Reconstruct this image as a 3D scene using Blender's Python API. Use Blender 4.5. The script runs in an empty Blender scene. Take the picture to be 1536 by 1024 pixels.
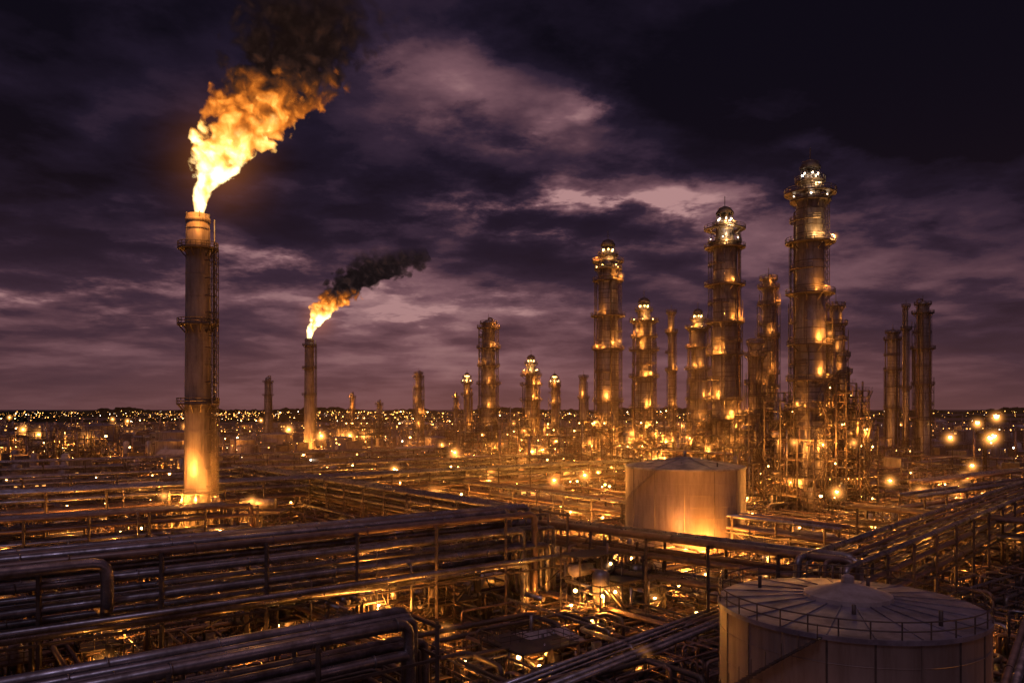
import bpy, math, random, bmesh
from mathutils import Vector, Matrix
random.seed(7)
R_=random.Random(11)
sc=bpy.context.scene
sc.view_settings.view_transform='Standard'; sc.view_settings.look='None'; sc.view_settings.exposure=0
pi=math.pi
# ---------------------------------------------------------------- node helpers
class G:
    def __init__(s,nt): s.nt=nt; s.L=nt.links
    def n(s,t,**k):
        x=s.nt.nodes.new(t)
        for a,b in k.items(): setattr(x,a,b)
        return x
    def put(s,sock,v):
        if isinstance(v,(int,float)): sock.default_value=v
        elif isinstance(v,(tuple,list)): sock.default_value=v
        else: s.L.new(v,sock)
    def m(s,op,a,b=0.0,c=None,clamp=False):
        x=s.n('ShaderNodeMath',operation=op); x.use_clamp=clamp
        s.put(x.inputs[0],a); s.put(x.inputs[1],b)
        if c is not None: s.put(x.inputs[2],c)
        return x.outputs[0]
    def ramp(s,f,pts,interp='LINEAR'):
        x=s.n('ShaderNodeValToRGB'); x.color_ramp.interpolation=interp
        e=x.color_ramp.elements
        while len(e)<len(pts): e.new(.5)
        for i,(p,c) in enumerate(pts):
            e[i].position=p
            e[i].color=(c,c,c,1) if isinstance(c,(int,float)) else (*c,1)
        s.put(x.inputs[0],f); return x.outputs[0]
    def noise(s,vec,scale,detail=5,rough=.55,dist=0,out=0):
        x=s.n('ShaderNodeTexNoise'); 
        if vec is not None: s.put(x.inputs['Vector'],vec)
        x.inputs['Scale'].default_value=scale; x.inputs['Detail'].default_value=detail
        x.inputs['Roughness'].default_value=rough; x.inputs['Distortion'].default_value=dist
        return x.outputs[out]
    def comb(s,x,y,z):
        c=s.n('ShaderNodeCombineXYZ'); s.put(c.inputs[0],x); s.put(c.inputs[1],y); s.put(c.inputs[2],z); return c.outputs[0]
    def mix(s,f,a,b,t='RGBA'):
        x=s.n('ShaderNodeMix',data_type=t)
        i=(6,7,2) if t=='RGBA' else (2,3,0)
        s.put(x.inputs[0],f); s.put(x.inputs[i[0]],a if not(isinstance(a,tuple) and len(a)==3) else (*a,1)); s.put(x.inputs[i[1]],b if not(isinstance(b,tuple) and len(b)==3) else (*b,1))
        return x.outputs[i[2]]
def newmat(name):
    m=bpy.data.materials.new(name); m.use_nodes=True
    nt=m.node_tree; g=G(nt); b=nt.nodes['Principled BSDF']
    return m,g,b
def surf(name,c1,c2,metal,rough,scale=1.0,zs=1.0,bump=0,r2=None,streak=None,sk=.85):
    m,g,b=newmat(name)
    tc=g.n('ShaderNodeTexCoord')
    mp=g.n('ShaderNodeMapping'); mp.inputs['Scale'].default_value=(1,1,zs)
    g.L.new(tc.outputs['Object'],mp.inputs[0])
    ff=g.noise(mp.outputs[0],scale,5,.68)
    fr=g.ramp(ff,[(.36,0),(.62,1)])
    col=g.mix(fr,c1,c2)
    if streak:
        mp2=g.n('ShaderNodeMapping'); mp2.inputs['Scale'].default_value=(1,1,.08)
        g.L.new(tc.outputs['Object'],mp2.inputs[0])
        s=g.noise(mp2.outputs[0],1.3,4,.7)
        col=g.mix(g.ramp(s,[(.48,0),(.7,sk)]),col,streak)
    g.L.new(col,b.inputs['Base Color'])
    b.inputs['Metallic'].default_value=metal
    g.L.new(g.m('ADD',g.m('MULTIPLY',fr,(r2 or rough+.15)-rough),rough),b.inputs['Roughness'])
    if bump:
        f2=g.noise(mp.outputs[0],scale*3,2,.5)
        bp=g.n('ShaderNodeBump'); bp.inputs['Strength'].default_value=bump; bp.inputs['Distance'].default_value=.08
        g.L.new(f2,bp.inputs['Height']); g.L.new(bp.outputs[0],b.inputs['Normal'])
    return m
def emis(name,c,s,nosample=True):
    m=bpy.data.materials.new(name); m.use_nodes=True; nt=m.node_tree; nt.nodes.clear(); g=G(nt)
    e=g.n('ShaderNodeEmission'); e.inputs[0].default_value=(*c,1); e.inputs[1].default_value=s
    o=g.n('ShaderNodeOutputMaterial'); g.L.new(e.outputs[0],o.inputs[0])
    if nosample: m.cycles.emission_sampling='NONE'
    return m
M_STEEL=surf('structural_steel',(.065,.054,.048),(.13,.10,.08),.45,.45,.8)
M_PIPE=surf('insulated_pipe',(.36,.34,.345),(.15,.13,.125),.82,.25,.5,r2=.45)
M_PIPE2=surf('rusty_pipe',(.15,.10,.075),(.25,.175,.14),.55,.36,.7)
M_CLAD=surf('column_cladding',(.36,.335,.32),(.19,.165,.155),.65,.32,.22,.35,bump=.15,streak=(.08,.06,.05))
M_TANK=surf('tank_paint',(.29,.235,.20),(.2,.155,.125),.3,.38,.25,.3,bump=.1,streak=(.13,.09,.065),sk=.6)
M_ROOF=surf('tank_roof_paint',(.30,.28,.33),(.14,.125,.15),.3,.42,.35,1,bump=.15)
M_CONC=surf('stack_concrete',(.29,.25,.23),(.17,.14,.125),.15,.5,.2,.4,bump=.15,streak=(.08,.06,.05))
M_SLAB=surf('concrete_slab',(.22,.17,.14),(.13,.10,.08),0,.75,.4)
M_ROAD=surf('asphalt',(.05,.045,.042),(.08,.07,.062),0,.55,.3)
M_WHITE=surf('white_paint',(.42,.37,.35),(.27,.23,.21),.1,.45,.5)
M_TREE=surf('dark_foliage',(.02,.03,.012),(.04,.05,.02),0,.9,.2)
OR=(1,.34,.05); YE=(1,.52,.16)
M_BULB=emis('sodium_lamp',(1,.55,.16),30)
M_BULBW=emis('white_lamp',(1,.78,.55),18)
M_FAR=emis('far_lamp',(1,.42,.09),10)
M_WIN=emis('window_glow',(1,.42,.10),2.2)
MATS=[M_STEEL,M_PIPE,M_PIPE2,M_CLAD,M_TANK,M_ROOF,M_CONC,M_SLAB,M_ROAD,M_WHITE,M_TREE,M_BULB,M_BULBW,M_FAR,M_WIN]
ST,PI,P2,CL,TA,RO,CO,SL,RD,WH,TR,BU,BW,FA,WN=range(15)
# ---------------------------------------------------------------- mesh builder
class MB:
    def __init__(s): s.v=[];s.f=[];s.m=[];s.s=[]
    def rings(s,rings,mat,smooth=True,closed=True,cap0=False,cap1=False):
        b=len(s.v);n=len(rings[0])
        for r in rings: s.v.extend(r)
        for i in range(len(rings)-1):
            for j in range(n if closed else n-1):
                k=(j+1)%n
                s.f.append((b+i*n+j,b+i*n+k,b+(i+1)*n+k,b+(i+1)*n+j)); s.m.append(mat); s.s.append(smooth)
        if cap0: s.f.append(tuple(b+j for j in range(n))[::-1]); s.m.append(mat); s.s.append(False)
        if cap1: s.f.append(tuple(b+(len(rings)-1)*n+j for j in range(n))); s.m.append(mat); s.s.append(False)
    def sweep(s,pts,r,mat,n=8,smooth=True,caps=True,rot=0.0):
        P=[Vector(p) for p in pts]; N=len(P); out=[]
        t0=(P[1]-P[0]).normalized()
        up=Vector((0,0,1)) if abs(t0.z)<.9 else Vector((1,0,0))
        a=t0.cross(up).normalized()
        prev=t0
        for i in range(N):
            if i==0: t=t0
            elif i==N-1: t=(P[i]-P[i-1]).normalized()
            else:
                t=((P[i]-P[i-1]).normalized()+(P[i+1]-P[i]).normalized())
                t=t.normalized() if t.length>1e-6 else prev
            q=prev.rotation_difference(t); a=q@a; a=(a-t*a.dot(t)).normalized(); prev=t
            b=t.cross(a)
            rr=r[i] if isinstance(r,(list,tuple)) else r
            out.append([tuple(P[i]+(a*math.cos(2*pi*j/n+rot)+b*math.sin(2*pi*j/n+rot))*rr) for j in range(n)])
        s.rings(out,mat,smooth,cap0=caps,cap1=caps)
    def tube(s,p0,p1,r,mat,n=8,smooth=True,caps=True): s.sweep([p0,p1],r,mat,n,smooth,caps)
    def beam(s,p0,p1,w,mat=0): s.sweep([p0,p1],w*.7071,mat,4,False,True,pi/4)
    def pipe(s,pts,r,mat,n=8,br=None):
        P=[Vector(p) for p in pts]; br=br or r*2.2; out=[P[0]]
        for i in range(1,len(P)-1):
            d0=(P[i-1]-P[i]);d1=(P[i+1]-P[i]); k=min(br,d0.length*.45,d1.length*.45)
            d0.normalize();d1.normalize()
            if abs(d0.dot(d1))>.995: out.append(P[i]); continue
            A=P[i]+d0*k;B=P[i]+d1*k
            for t in (0,.33,.67,1): out.append(A*(1-t)**2+P[i]*2*t*(1-t)+B*t*t)
        out.append(P[-1]); s.sweep(out,r,mat,n)
    def box(s,c,sz,mat,ang=0.0):
        x,y,z=sz[0]/2,sz[1]/2,sz[2]/2; ca,sa=math.cos(ang),math.sin(ang); b=len(s.v)
        for dz in(-z,z):
            for dx,dy in((-x,-y),(x,-y),(x,y),(-x,y)):
                s.v.append((c[0]+dx*ca-dy*sa,c[1]+dx*sa+dy*ca,c[2]+dz))
        for f in((3,2,1,0),(4,5,6,7),(0,1,5,4),(1,2,6,5),(2,3,7,6),(3,0,4,7)):
            s.f.append(tuple(b+i for i in f)); s.m.append(mat); s.s.append(False)
    def lathe(s,prof,x,y,mat,n=24,z0=0,smooth=True,cap=True):
        s.rings([[(x+r*math.cos(2*pi*j/n),y+r*math.sin(2*pi*j/n),z0+z) for j in range(n)] for r,z in prof],mat,smooth,cap1=cap)
    def hoop(s,x,y,z,r,w,mat,n=20,a0=0,a1=2*pi):
        s.sweep([(x+r*math.cos(a0+(a1-a0)*i/n),y+r*math.sin(a0+(a1-a0)*i/n),z) for i in range(n+1)],w,mat,4,False,False)
    def ball(s,x,y,z,r,mat,n=8):
        k=5; s.rings([[(x+r*math.sin(pi*i/k)*math.cos(2*pi*j/n),y+r*math.sin(pi*i/k)*math.sin(2*pi*j/n),z-r*math.cos(pi*i/k)) for j in range(n)] for i in range(k+1)],mat)
    def platform(s,x,y,z,r,w=1.3,n=18,hi=True):
        s.rings([[(x+q*math.cos(2*pi*j/n),y+q*math.sin(2*pi*j/n),zz) for j in range(n)] for q,zz in((r,z-.25),(r+w,z-.25),(r+w,z+.15),(r,z+.15))],ST,False)
        for h in((.65,1.3) if hi else (1.1,)): s.hoop(x,y,z+h,r+w-.05,.1,ST,n)
        for j in range(n):
            a=2*pi*j/n; s.beam((x+(r+w-.05)*math.cos(a),y+(r+w-.05)*math.sin(a),z),(x+(r+w-.05)*math.cos(a),y+(r+w-.05)*math.sin(a),z+1.3),.13)
            if j%2==0: s.beam((x+r*math.cos(a),y+r*math.sin(a),z-2.0),(x+(r+w*.9)*math.cos(a),y+(r+w*.9)*math.sin(a),z-.1),.2)
    def ladder(s,x,y,ang,r,z0,z1,cage=True,fine=True):
        ca,sa=math.cos(ang),math.sin(ang); px,py=-sa,ca
        cx,cy=x+ca*r,y+sa*r
        for k in(-.3,.3): s.beam((cx+px*k,cy+py*k,z0),(cx+px*k,cy+py*k,z1),.1)
        z=z0
        while z<z1 and fine: s.beam((cx-px*.3,cy-py*.3,z),(cx+px*.3,cy+py*.3,z),.05); z+=.6
        if cage:
            z=z0+2
            while z<z1: s.hoop(cx+ca*.35,cy+sa*.35,z,.45,.05,ST,6,ang-2.1,ang+2.1); z+=1.5
            for q in(-1.2,-.4,.4,1.2):
                qx=cx+ca*.35+.45*math.cos(ang+q); qy=cy+sa*.35+.45*math.sin(ang+q); s.beam((qx,qy,z0+2),(qx,qy,z1),.06)
    def truss(s,x,y,ang,r,z0,z1,w=1.1):
        ca,sa=math.cos(ang),math.sin(ang); px,py=-sa,ca
        a=[(x+ca*(r+k)+px*q*w/2,y+sa*(r+k)+py*q*w/2) for k,q in((0,-1),(0,1),(w,1),(w,-1))]
        for p in a: s.beam((*p,z0),(*p,z1),.15)
        z=z0;i=0
        while z<z1-1.8:
            for k in range(4): s.beam((*a[k],z),(*a[(k+1)%4],z),.1)
            s.beam((*a[1],z),(*a[2],z+1.8),.09); s.beam((*a[3],z),(*a[0],z+1.8),.09); s.beam((*a[0],z),(*a[1],z+1.8),.09)
            if i%3==0: s.beam((x,y,z),(*a[0],z),.16)
            z+=1.8; i+=1
    def scaffold(s,r,z0,z1,n=8,step=4.2,w=.2,rot=.2,rd=None):
        P=lambda j,z:(r*math.cos(2*pi*j/n+rot),r*math.sin(2*pi*j/n+rot),z)
        tops=[z1-(rd.uniform(0,.45)*(z1-z0) if rd.random()<.45 else 0) for j in range(n)]
        for j in range(n): s.beam(P(j,0),P(j,tops[j]),w)
        z=z0;i=0
        while z<z1:
            for j in range(n):
                if min(tops[j],tops[(j+1)%n])<z: continue
                s.beam(P(j,z),P(j+1,z),w*.7)
                if (i+j)%3==0 and z+step<min(tops[j],tops[(j+1)%n]): s.beam(P(j,z),P(j+1,z+step),w*.6)
                if (i+j)%2==0: s.beam(P(j,z),(P(j,z)[0]*.7,P(j,z)[1]*.7,z),w*.6)
            z+=step;i+=1
    def obj(s,name,loc=(0,0,0),parent=None):
        me=bpy.data.meshes.new(name); used=sorted(set(s.m)); mp={u:i for i,u in enumerate(used)}
        me.from_pydata([tuple(v) for v in s.v],[],s.f)
        for u in used: me.materials.append(MATS[u])
        me.polygons.foreach_set('material_index',[mp[i] for i in s.m]); me.polygons.foreach_set('use_smooth',s.s)
        me.update(); o=bpy.data.objects.new(name,me); sc.collection.objects.link(o); o.location=loc
        if parent: o.parent=parent
        return o
def inst(o,loc,rz=0,scl=1,name=None):
    c=bpy.data.objects.new(name or o.name.split('.')[0],o.data); c.location=loc; c.rotation_euler=(0,0,rz)
    c.scale=(scl,)*3 if isinstance(scl,(int,float)) else scl; sc.collection.objects.link(c); return c
def ico(name,mat,sub=3):
    bm=bmesh.new(); bmesh.ops.create_icosphere(bm,subdivisions=sub,radius=1); me=bpy.data.meshes.new(name); bm.to_mesh(me); bm.free()
    me.materials.append(mat); return me
# emissive balls imitating bloom around lamps and flames; glow falls off from the centre
def glowmat(name,c,K,soft,rate):
    m=bpy.data.materials.new(name); m.use_nodes=True; nt=m.node_tree; nt.nodes.clear(); g=G(nt)
    tc=g.n('ShaderNodeTexCoord'); ln=g.n('ShaderNodeVectorMath',operation='LENGTH'); g.L.new(tc.outputs['Object'],ln.inputs[0])
    r=ln.outputs['Value']; k=g.m('POWER',g.m('SUBTRACT',.97,r,clamp=True),3.0)
    e_=g.m('DIVIDE',g.m('MULTIPLY',k,K),g.m('ADD',g.m('MULTIPLY',r,r),soft))
    x=g.n('ShaderNodeEmission'); x.inputs[0].default_value=(*c,1); g.L.new(e_,x.inputs[1])
    o=g.n('ShaderNodeOutputMaterial'); g.L.new(x.outputs[0],o.inputs['Volume']); m.cycles.volume_step_rate=rate
    m.cycles.emission_sampling='NONE'
    return m
HMesh=ico('lamp_bloom',glowmat('lamp_bloom',(1,.36,.07),.095,.028,.8),2)
def pm(parent): return (Matrix.Translation(parent.location)@Matrix.Rotation(parent.rotation_euler.z,4,'Z')@Matrix.Diagonal((*parent.scale,1))).inverted()
def halo(x,y,z,s,parent):
    o=bpy.data.objects.new('lamp_bloom',HMesh); o.location=(x,y,z); o.scale=(3.6*s,)*3; sc.collection.objects.link(o)
    if parent: o.parent=parent; o.matrix_parent_inverse=pm(parent)
LD={}
PW=2.6
def light(x,y,z,p,rad=.22,c=OR,parent=None,name='lamp_glow',h=0):
    p*=PW
    key=(round(p,-1),rad,c)
    if key not in LD:
        l=bpy.data.lights.new(name,'POINT'); l.energy=p; l.color=c; l.shadow_soft_size=rad; LD[key]=l
    o=bpy.data.objects.new(name,LD[key]); o.location=(x,y,z); sc.collection.objects.link(o)
    if parent: o.parent=parent; o.matrix_parent_inverse=pm(parent)
    if h: halo(x,y,z,h,parent)
    return o
TH=math.radians(37); U=Vector((math.cos(TH),math.sin(TH),0)); W=Vector((-math.sin(TH),math.cos(TH),0))
# ---------------------------------------------------------------- camera (30 m vantage, looking along +Y)
H=30.0
cam=bpy.data.cameras.new('camera'); co=bpy.data.objects.new('camera',cam); sc.collection.objects.link(co); sc.camera=co
co.location=(0,0,H); co.rotation_euler=(pi/2,0,0); cam.sensor_width=36; cam.lens=28.125; cam.shift_y=.065
cam.clip_end=20000; cam.clip_start=.5
# ---------------------------------------------------------------- world
w=bpy.data.worlds.new('World'); sc.world=w; w.use_nodes=True; nt=w.node_tree; g=G(nt); nt.nodes.clear()
w.cycles.sampling_method='NONE'
tc=g.n('ShaderNodeTexCoord'); sp=g.n('ShaderNodeSeparateXYZ'); g.L.new(tc.outputs['Generated'],sp.inputs[0])
X,Y,Z=sp.outputs
az=g.m('ARCTAN2',X,Y); zc=g.m('MAXIMUM',Z,0.0); el=g.m('ARCSINE',zc)
den=g.m('ADD',zc,.15)
pv=g.comb(g.m('DIVIDE',X,den),g.m('MULTIPLY',g.m('DIVIDE',Y,den),1.0),3.3)
n1=g.noise(pv,.9,7,.56,.1); n2=g.noise(pv,3.6,6,.62,.1); n3=g.noise(pv,.42,2,.5)
edge=g.ramp(g.m('ADD',g.m('MULTIPLY',n1,.75),g.m('MULTIPLY',n2,.25)),[(.44,0),(.50,.45),(.57,1)],'EASE')
base=g.ramp(el,[(0,.66),(.05,.67),(.13,.62),(.20,.50),(.28,.38),(.42,.2),(.6,.3),(.8,.5)])
t=g.m('ADD',base,g.m('MULTIPLY',g.m('SUBTRACT',n1,.5),g.ramp(el,[(0,.3),(.12,.7),(.25,.8),(.4,.7)])))
t=g.m('ADD',t,g.m('MULTIPLY',g.m('SUBTRACT',edge,.5),g.ramp(el,[(0,.03),(.08,.13),(.2,.22),(.4,.16)])))
t=g.m('ADD',t,g.m('MULTIPLY',g.m('SUBTRACT',n2,.5),g.ramp(el,[(0,.12),(.12,.38),(.3,.42)])))
t=g.m('ADD',t,g.m('MULTIPLY',g.m('SUBTRACT',n3,.5),.35))
det=g.ramp(g.m('ADD',g.m('MULTIPLY',n2,.7),g.m('MULTIPLY',n1,.3)),[(.46,0.0),(.56,1)])
# break-up of the cloud gaps so their edges are ragged
nw=g.n('ShaderNodeTexNoise'); g.L.new(pv,nw.inputs['Vector']); nw.inputs['Scale'].default_value=2.3; nw.inputs['Detail'].default_value=5; nw.inputs['Roughness'].default_value=.6
ws=g.n('ShaderNodeSeparateColor'); g.L.new(nw.outputs['Color'],ws.inputs[0])
azw=g.m('ADD',az,g.m('MULTIPLY',g.m('SUBTRACT',ws.outputs[0],.5),.42)); elw=g.m('ADD',el,g.m('MULTIPLY',g.m('SUBTRACT',ws.outputs[1],.5),.20))
def lobe(a,e,sa,se,A=None,E=None):
    x=g.m('POWER',g.m('DIVIDE',g.m('SUBTRACT',A or az,a),sa),2.0); y=g.m('POWER',g.m('DIVIDE',g.m('SUBTRACT',E or el,e),se),2.0)
    return g.m('EXPONENT',g.m('MULTIPLY',g.m('ADD',x,y),-1.0))
for a,e,sa,se,k in[(.07,.240,.15,.024,.72),(-.106,.385,.11,.045,.36),(.06,.345,.07,.03,.42),(.27,.28,.12,.035,.22),(-.49,.125,.17,.02,.26),(-.28,.178,.14,.014,.3),(-.07,.135,.16,.014,.2),(.2,.2,.2,.02,.1)]:
    t=g.m('ADD',t,g.m('MULTIPLY',g.m('MULTIPLY',lobe(a,e,sa,se,azw,elw),k),g.m('ADD',.2,g.m('MULTIPLY',det,.8))))
for a,e,sa,se,k in[(-.47,.25,.25,.07,.2),(.45,.40,.26,.1,.3),(-.1,.285,.17,.04,.18),(-.5,.45,.3,.1,.12),(.60,.20,.22,.16,.32),(-.74,.12,.2,.3,.14)]:
    t=g.m('SUBTRACT',t,g.m('MULTIPLY',lobe(a,e,sa,se),k))
back=g.m('MULTIPLY',g.m('SUBTRACT',.1,Y),1.2,clamp=True)
t=g.m('ADD',t,g.m('MULTIPLY',back,.14))
t=g.m('ADD',t,g.m('MULTIPLY',g.m('SUBTRACT',zc,.66),1.0,clamp=True))
col=g.ramp(t,[(0,(.004,.003,.007)),(.28,(.013,.0085,.020)),(.46,(.034,.019,.037)),(.6,(.088,.042,.060)),(.78,(.19,.092,.112)),(1,(.46,.25,.25))])
# warm horizon glow mixed into the sky colour, fading upward
lowf=g.m('EXPONENT',g.m('MULTIPLY',el,-12.0))
col=g.mix(g.m('MULTIPLY',lowf,.55),col,(.15,.060,.052))
sky=g.n('ShaderNodeTexSky',sky_type='NISHITA'); sky.sun_disc=False; sky.sun_elevation=math.radians(-4); sky.sun_rotation=math.radians(200)
bg=g.n('ShaderNodeBackground'); g.L.new(col,bg.inputs[0]); bg.inputs[1].default_value=1.0
bg2=g.n('ShaderNodeBackground'); g.L.new(sky.outputs[0],bg2.inputs[0]); bg2.inputs[1].default_value=.02
ad=g.n('ShaderNodeAddShader'); g.L.new(bg.outputs[0],ad.inputs[0]); g.L.new(bg2.outputs[0],ad.inputs[1])
wo=g.n('ShaderNodeOutputWorld'); g.L.new(ad.outputs[0],wo.inputs[0])
sl=bpy.data.lights.new('dusk_sun','SUN'); sl.energy=.2; sl.angle=math.radians(15); sl.color=(.72,.62,1)
so=bpy.data.objects.new('dusk_sun',sl); so.rotation_euler=(math.radians(38),0,math.radians(-20)); sc.collection.objects.link(so)
# ---------------------------------------------------------------- ground
gm,g,b=newmat('ground_dirt')
tc=g.n('ShaderNodeTexCoord'); a1=g.noise(tc.outputs['Object'],.06,6,.65); a2=g.noise(tc.outputs['Object'],1.1,4,.6)
f=g.m('ADD',g.m('MULTIPLY',a1,.6),g.m('MULTIPLY',a2,.4))
g.L.new(g.ramp(f,[(.35,(.04,.027,.02)),(.52,(.10,.067,.046)),(.68,(.18,.125,.09))]),b.inputs['Base Color'])
g.L.new(g.ramp(f,[(.4,.35),(.6,.9)]),b.inputs['Roughness'])
bp=g.n('ShaderNodeBump'); bp.inputs['Strength'].default_value=.5; bp.inputs['Distance'].default_value=.3; g.L.new(g.noise(tc.outputs['Object'],1.4,2,.6),bp.inputs['Height']); g.L.new(bp.outputs[0],b.inputs['Normal'])
MATS.append(gm); GR=15
mb=MB(); mb.v=[(-9000,-500,0),(9000,-500,0),(9000,14000,0),(-9000,14000,0)]; mb.f=[(0,1,2,3)]; mb.m=[GR]; mb.s=[False]; mb.obj('ground')
def onroad(p0,p1,wd):
    mb=MB(); p0=Vector((*p0,0));p1=Vector((*p1,0)); d=(p1-p0); L=d.length; d.normalize(); a=math.atan2(d.y,d.x); q=Vector((-d.y,d.x,0)); c=(p0+p1)/2
    mb.box((c.x,c.y,-.05),(L,wd,.108),RD,a)
    for s_ in(-1,1):
        e=c+q*s_*(wd/2+.1); mb.box((e.x,e.y,.03),(L,.2,.22),SL,a)
    k=2
    while k<L:
        e=p0+d*k; mb.box((e.x,e.y,.006),(2,.15,.012),WH,a); k+=6
    return mb.obj('road',(0,0,.006))
onroad((-5,60),(150,185),6); onroad((10,150),(-130,335),6); onroad((60,150),(-40,285),7); onroad((20,95),(52,118),6)
# ---------------------------------------------------------------- pipe racks
def rack(p0,p1,width,tiers,npipes,rr=(.14,.4),bay=7.5,endd=True,startd=False,seed=1,colw=.38,mats=(PI,PI,P2),n=8,name='pipe_rack',stag=8,loops=0,fill=.85,walk=False):
    rd=random.Random(seed); mb=MB()
    p0=Vector((*p0,0));p1=Vector((*p1,0)); d=p1-p0; L=d.length; d.normalize(); q=Vector((-d.y,d.x,0))
    top=max(tiers)
    nb=max(2,int(L/bay)+1)
    for i in range(nb):
        k=L*i/(nb-1); c=p0+d*k
        for s_ in(-1,1):
            e=c+q*s_*width/2; mb.beam(e,e+Vector((0,0,top+.2)),colw)
            mb.box((e.x,e.y,.15),(1,1,.3),SL,TH)
        for z in tiers:
            mb.beam(c-q*(width/2+.4)+Vector((0,0,z-.25)),c+q*(width/2+.4)+Vector((0,0,z-.25)),.3)
        if i%3==0:
            mb.beam(c-q*width/2+Vector((0,0,.4)),c+q*width/2+Vector((0,0,min(tiers)-.3)),.16)
        if i<nb-1 and i%4==1:
            for s_ in(-1,1):
                e=c+q*s_*width/2; mb.beam(e+Vector((0,0,.4)),e+d*L/(nb-1)+Vector((0,0,min(tiers)-.3)),.15)
    for z in tiers[:1]:
        for s_ in(-1,1):
            e=q*s_*width/2; mb.beam(p0+e+Vector((0,0,z-.55)),p1+e+Vector((0,0,z-.55)),.26)
    if walk:
        e0=p0+q*(width/2+.9)+Vector((0,0,tiers[0]-.3)); e1=p1+q*(width/2+.9)+Vector((0,0,tiers[0]-.3)); mb.sweep([e0,e1],.6,ST,4,False)
        for h in(.9,1.4): mb.beam(e0+q*.4+Vector((0,0,h)),e1+q*.4+Vector((0,0,h)),.06)
        k=0
        while k<L: e=e0+d*k+q*.4; mb.beam(e,e+Vector((0,0,1.4)),.07); k+=2.2
    for ti,z in enumerate(tiers):
        for j in range(npipes):
            if rd.random()>fill and 0<j<npipes-1: continue
            r=rd.uniform(*rr) if rd.random()<.7 else rr[0]*.6
            if j in(0,npipes-1): r=rd.uniform((rr[0]+rr[1])/2,rr[1])
            off=(-width/2+.4)+(width-.8)*j/(max(1,npipes-1))
            o=q*off; zz=Vector((0,0,z-.1+r))
            k0=-rd.uniform(0,3); k1=L+rd.uniform(-stag,1)
            A=p0+o+d*k0+zz; B=p0+o+d*k1+zz; pts=[A,B]
            mid=[]
            if loops and rd.random()<.35 and z==top:
                k=rd.uniform(.25,.75)*L; h=Vector((0,0,2.2+rd.random()))
                C=p0+o+d*k+zz; mid=[C,C+h,C+h+d*4,C+d*4]
            if endd:
                dn=rd.uniform(.4,max(.5,min(tiers)*.5)) ; Bz=Vector((B.x,B.y,dn)); pts=[A]+mid+[B,Bz,Bz+(q if rd.random()<.5 else d)*rd.uniform(2,7)*rd.choice((-1,1))]
            else: pts=[A]+mid+[B]
            if startd:
                pts=[Vector((A.x,A.y,.4))]+pts
            m=rd.choice(mats); mb.pipe(pts,r,m,n)
            if rd.random()<.45:
                k=rd.uniform(.1,.9)*L; C=p0+o+d*k+zz; s_=1 if off>0 else -1; o2=q*s_*(width/2+.9-abs(off)+rd.uniform(0,.8)); r2=max(.09,r*.5)
                mb.pipe([C,C+o2,Vector(((C+o2).x,(C+o2).y,rd.uniform(.3,2)))],r2,m,6)
            k=rd.uniform(2,12)
            while k<L-stag:
                c=p0+o+d*k+zz; mb.tube(c,c+d*.14,r*1.25,m,n); k+=rd.uniform(6,22)
    return mb.obj(name)
rack((-84.5,54),(6.3,121),6.5,[7.4,9.8,12.2,14.4],7,(.26,.52),11,seed=3,name='pipe_rack',loops=0,n=14,mats=(PI,PI,P2),fill=.7,walk=True)
rack((6,124),(41,93),5,[6.5,9.5,12],5,(.25,.48),9,seed=5,n=12,stag=3,mats=(PI,PI,P2))
rack((36,92),(150,217),7,[7,9.5,12],7,(.22,.48),10,seed=6,startd=True,endd=False,n=10,walk=True)
rack((-46,47),(-8.5,77),4.8,[7.0,9.8],4,(.34,.58),11,seed=8,n=16,stag=3,mats=(PI,),fill=1)
rack((-24,36),(13,70),4,[1.2],6,(.2,.42),9,seed=9,n=10,endd=False)
rack((0,74),(62,140),5,[1.4,3.4],7,(.2,.4),9,seed=10,n=10,endd=False,stag=2)
rack((40,62),(110,158),4.5,[4,7],6,(.22,.45),9,seed=12,endd=False,n=10)
rack((70,160),(118,112),5,[7,10],6,(.2,.42),9,seed=13,endd=False)
rack((-91,268),(4,150),6,[7,8.8,10.5],7,(.22,.45),10,seed=14,endd=True,n=8)
rack((-80,256),(-2,158),4,[5,7.5],5,(.2,.4),10,seed=24,endd=True,n=8)
rack((-190,128),(55,300),7,[6,8.5,10.5],7,(.25,.48),12,seed=15,endd=False,n=8)
rack((-240,160),(30,345),6,[5,8,10],6,(.25,.5),12,seed=16,endd=False,n=6)
rack((-150,105),(-55,170),6,[5,7.5,9.5],7,(.22,.45),10,seed=17,endd=True,n=8)
rack((-330,220),(10,440),7,[6,9],6,(.3,.55),14,seed=18,endd=False,n=6)
rack((60,150),(-30,262),5,[5,7.5],6,(.2,.4),10,seed=19,endd=False,n=6)
rack((95,190),(190,262),6,[6,9],6,(.25,.45),10,seed=20,endd=False,n=6)
rack((110,215),(260,330),6,[7,10],6,(.28,.45),12,seed=21,endd=False,n=6)
rack((100,240),(40,320),6,[8,11,14],7,(.2,.5),9,seed=22,endd=False,n=6)
rack((-20,96),(-66,150),4.5,[4.5,6.5],6,(.15,.34),9,seed=25,n=8)
rack((-120,75),(-60,120),4.5,[5,7],6,(.2,.4),9,seed=26,n=8)
mb=MB(); d=Vector((90.8,67,0)).normalized(); q=Vector((d.y,-d.x,0))
for off,k1,z,r,zz in((4.3,51,14.4,.62,9.2),(4.7,56,8.2,.55,8.2),(5.6,112,8.9,.34,2),(-4,111,14.9,.5,3)):
    A=Vector((-84.5,54,z))+q*off; B=A+d*k1; pts=[A,B,Vector((B.x,B.y,zz-.01)) if zz!=z else B+d*30]
    if zz!=z: pts.append(Vector((B.x,B.y,zz-.01))-q*6)
    mb.pipe(pts,r,PI,16)
mb.obj('main_transfer_pipe')
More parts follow.
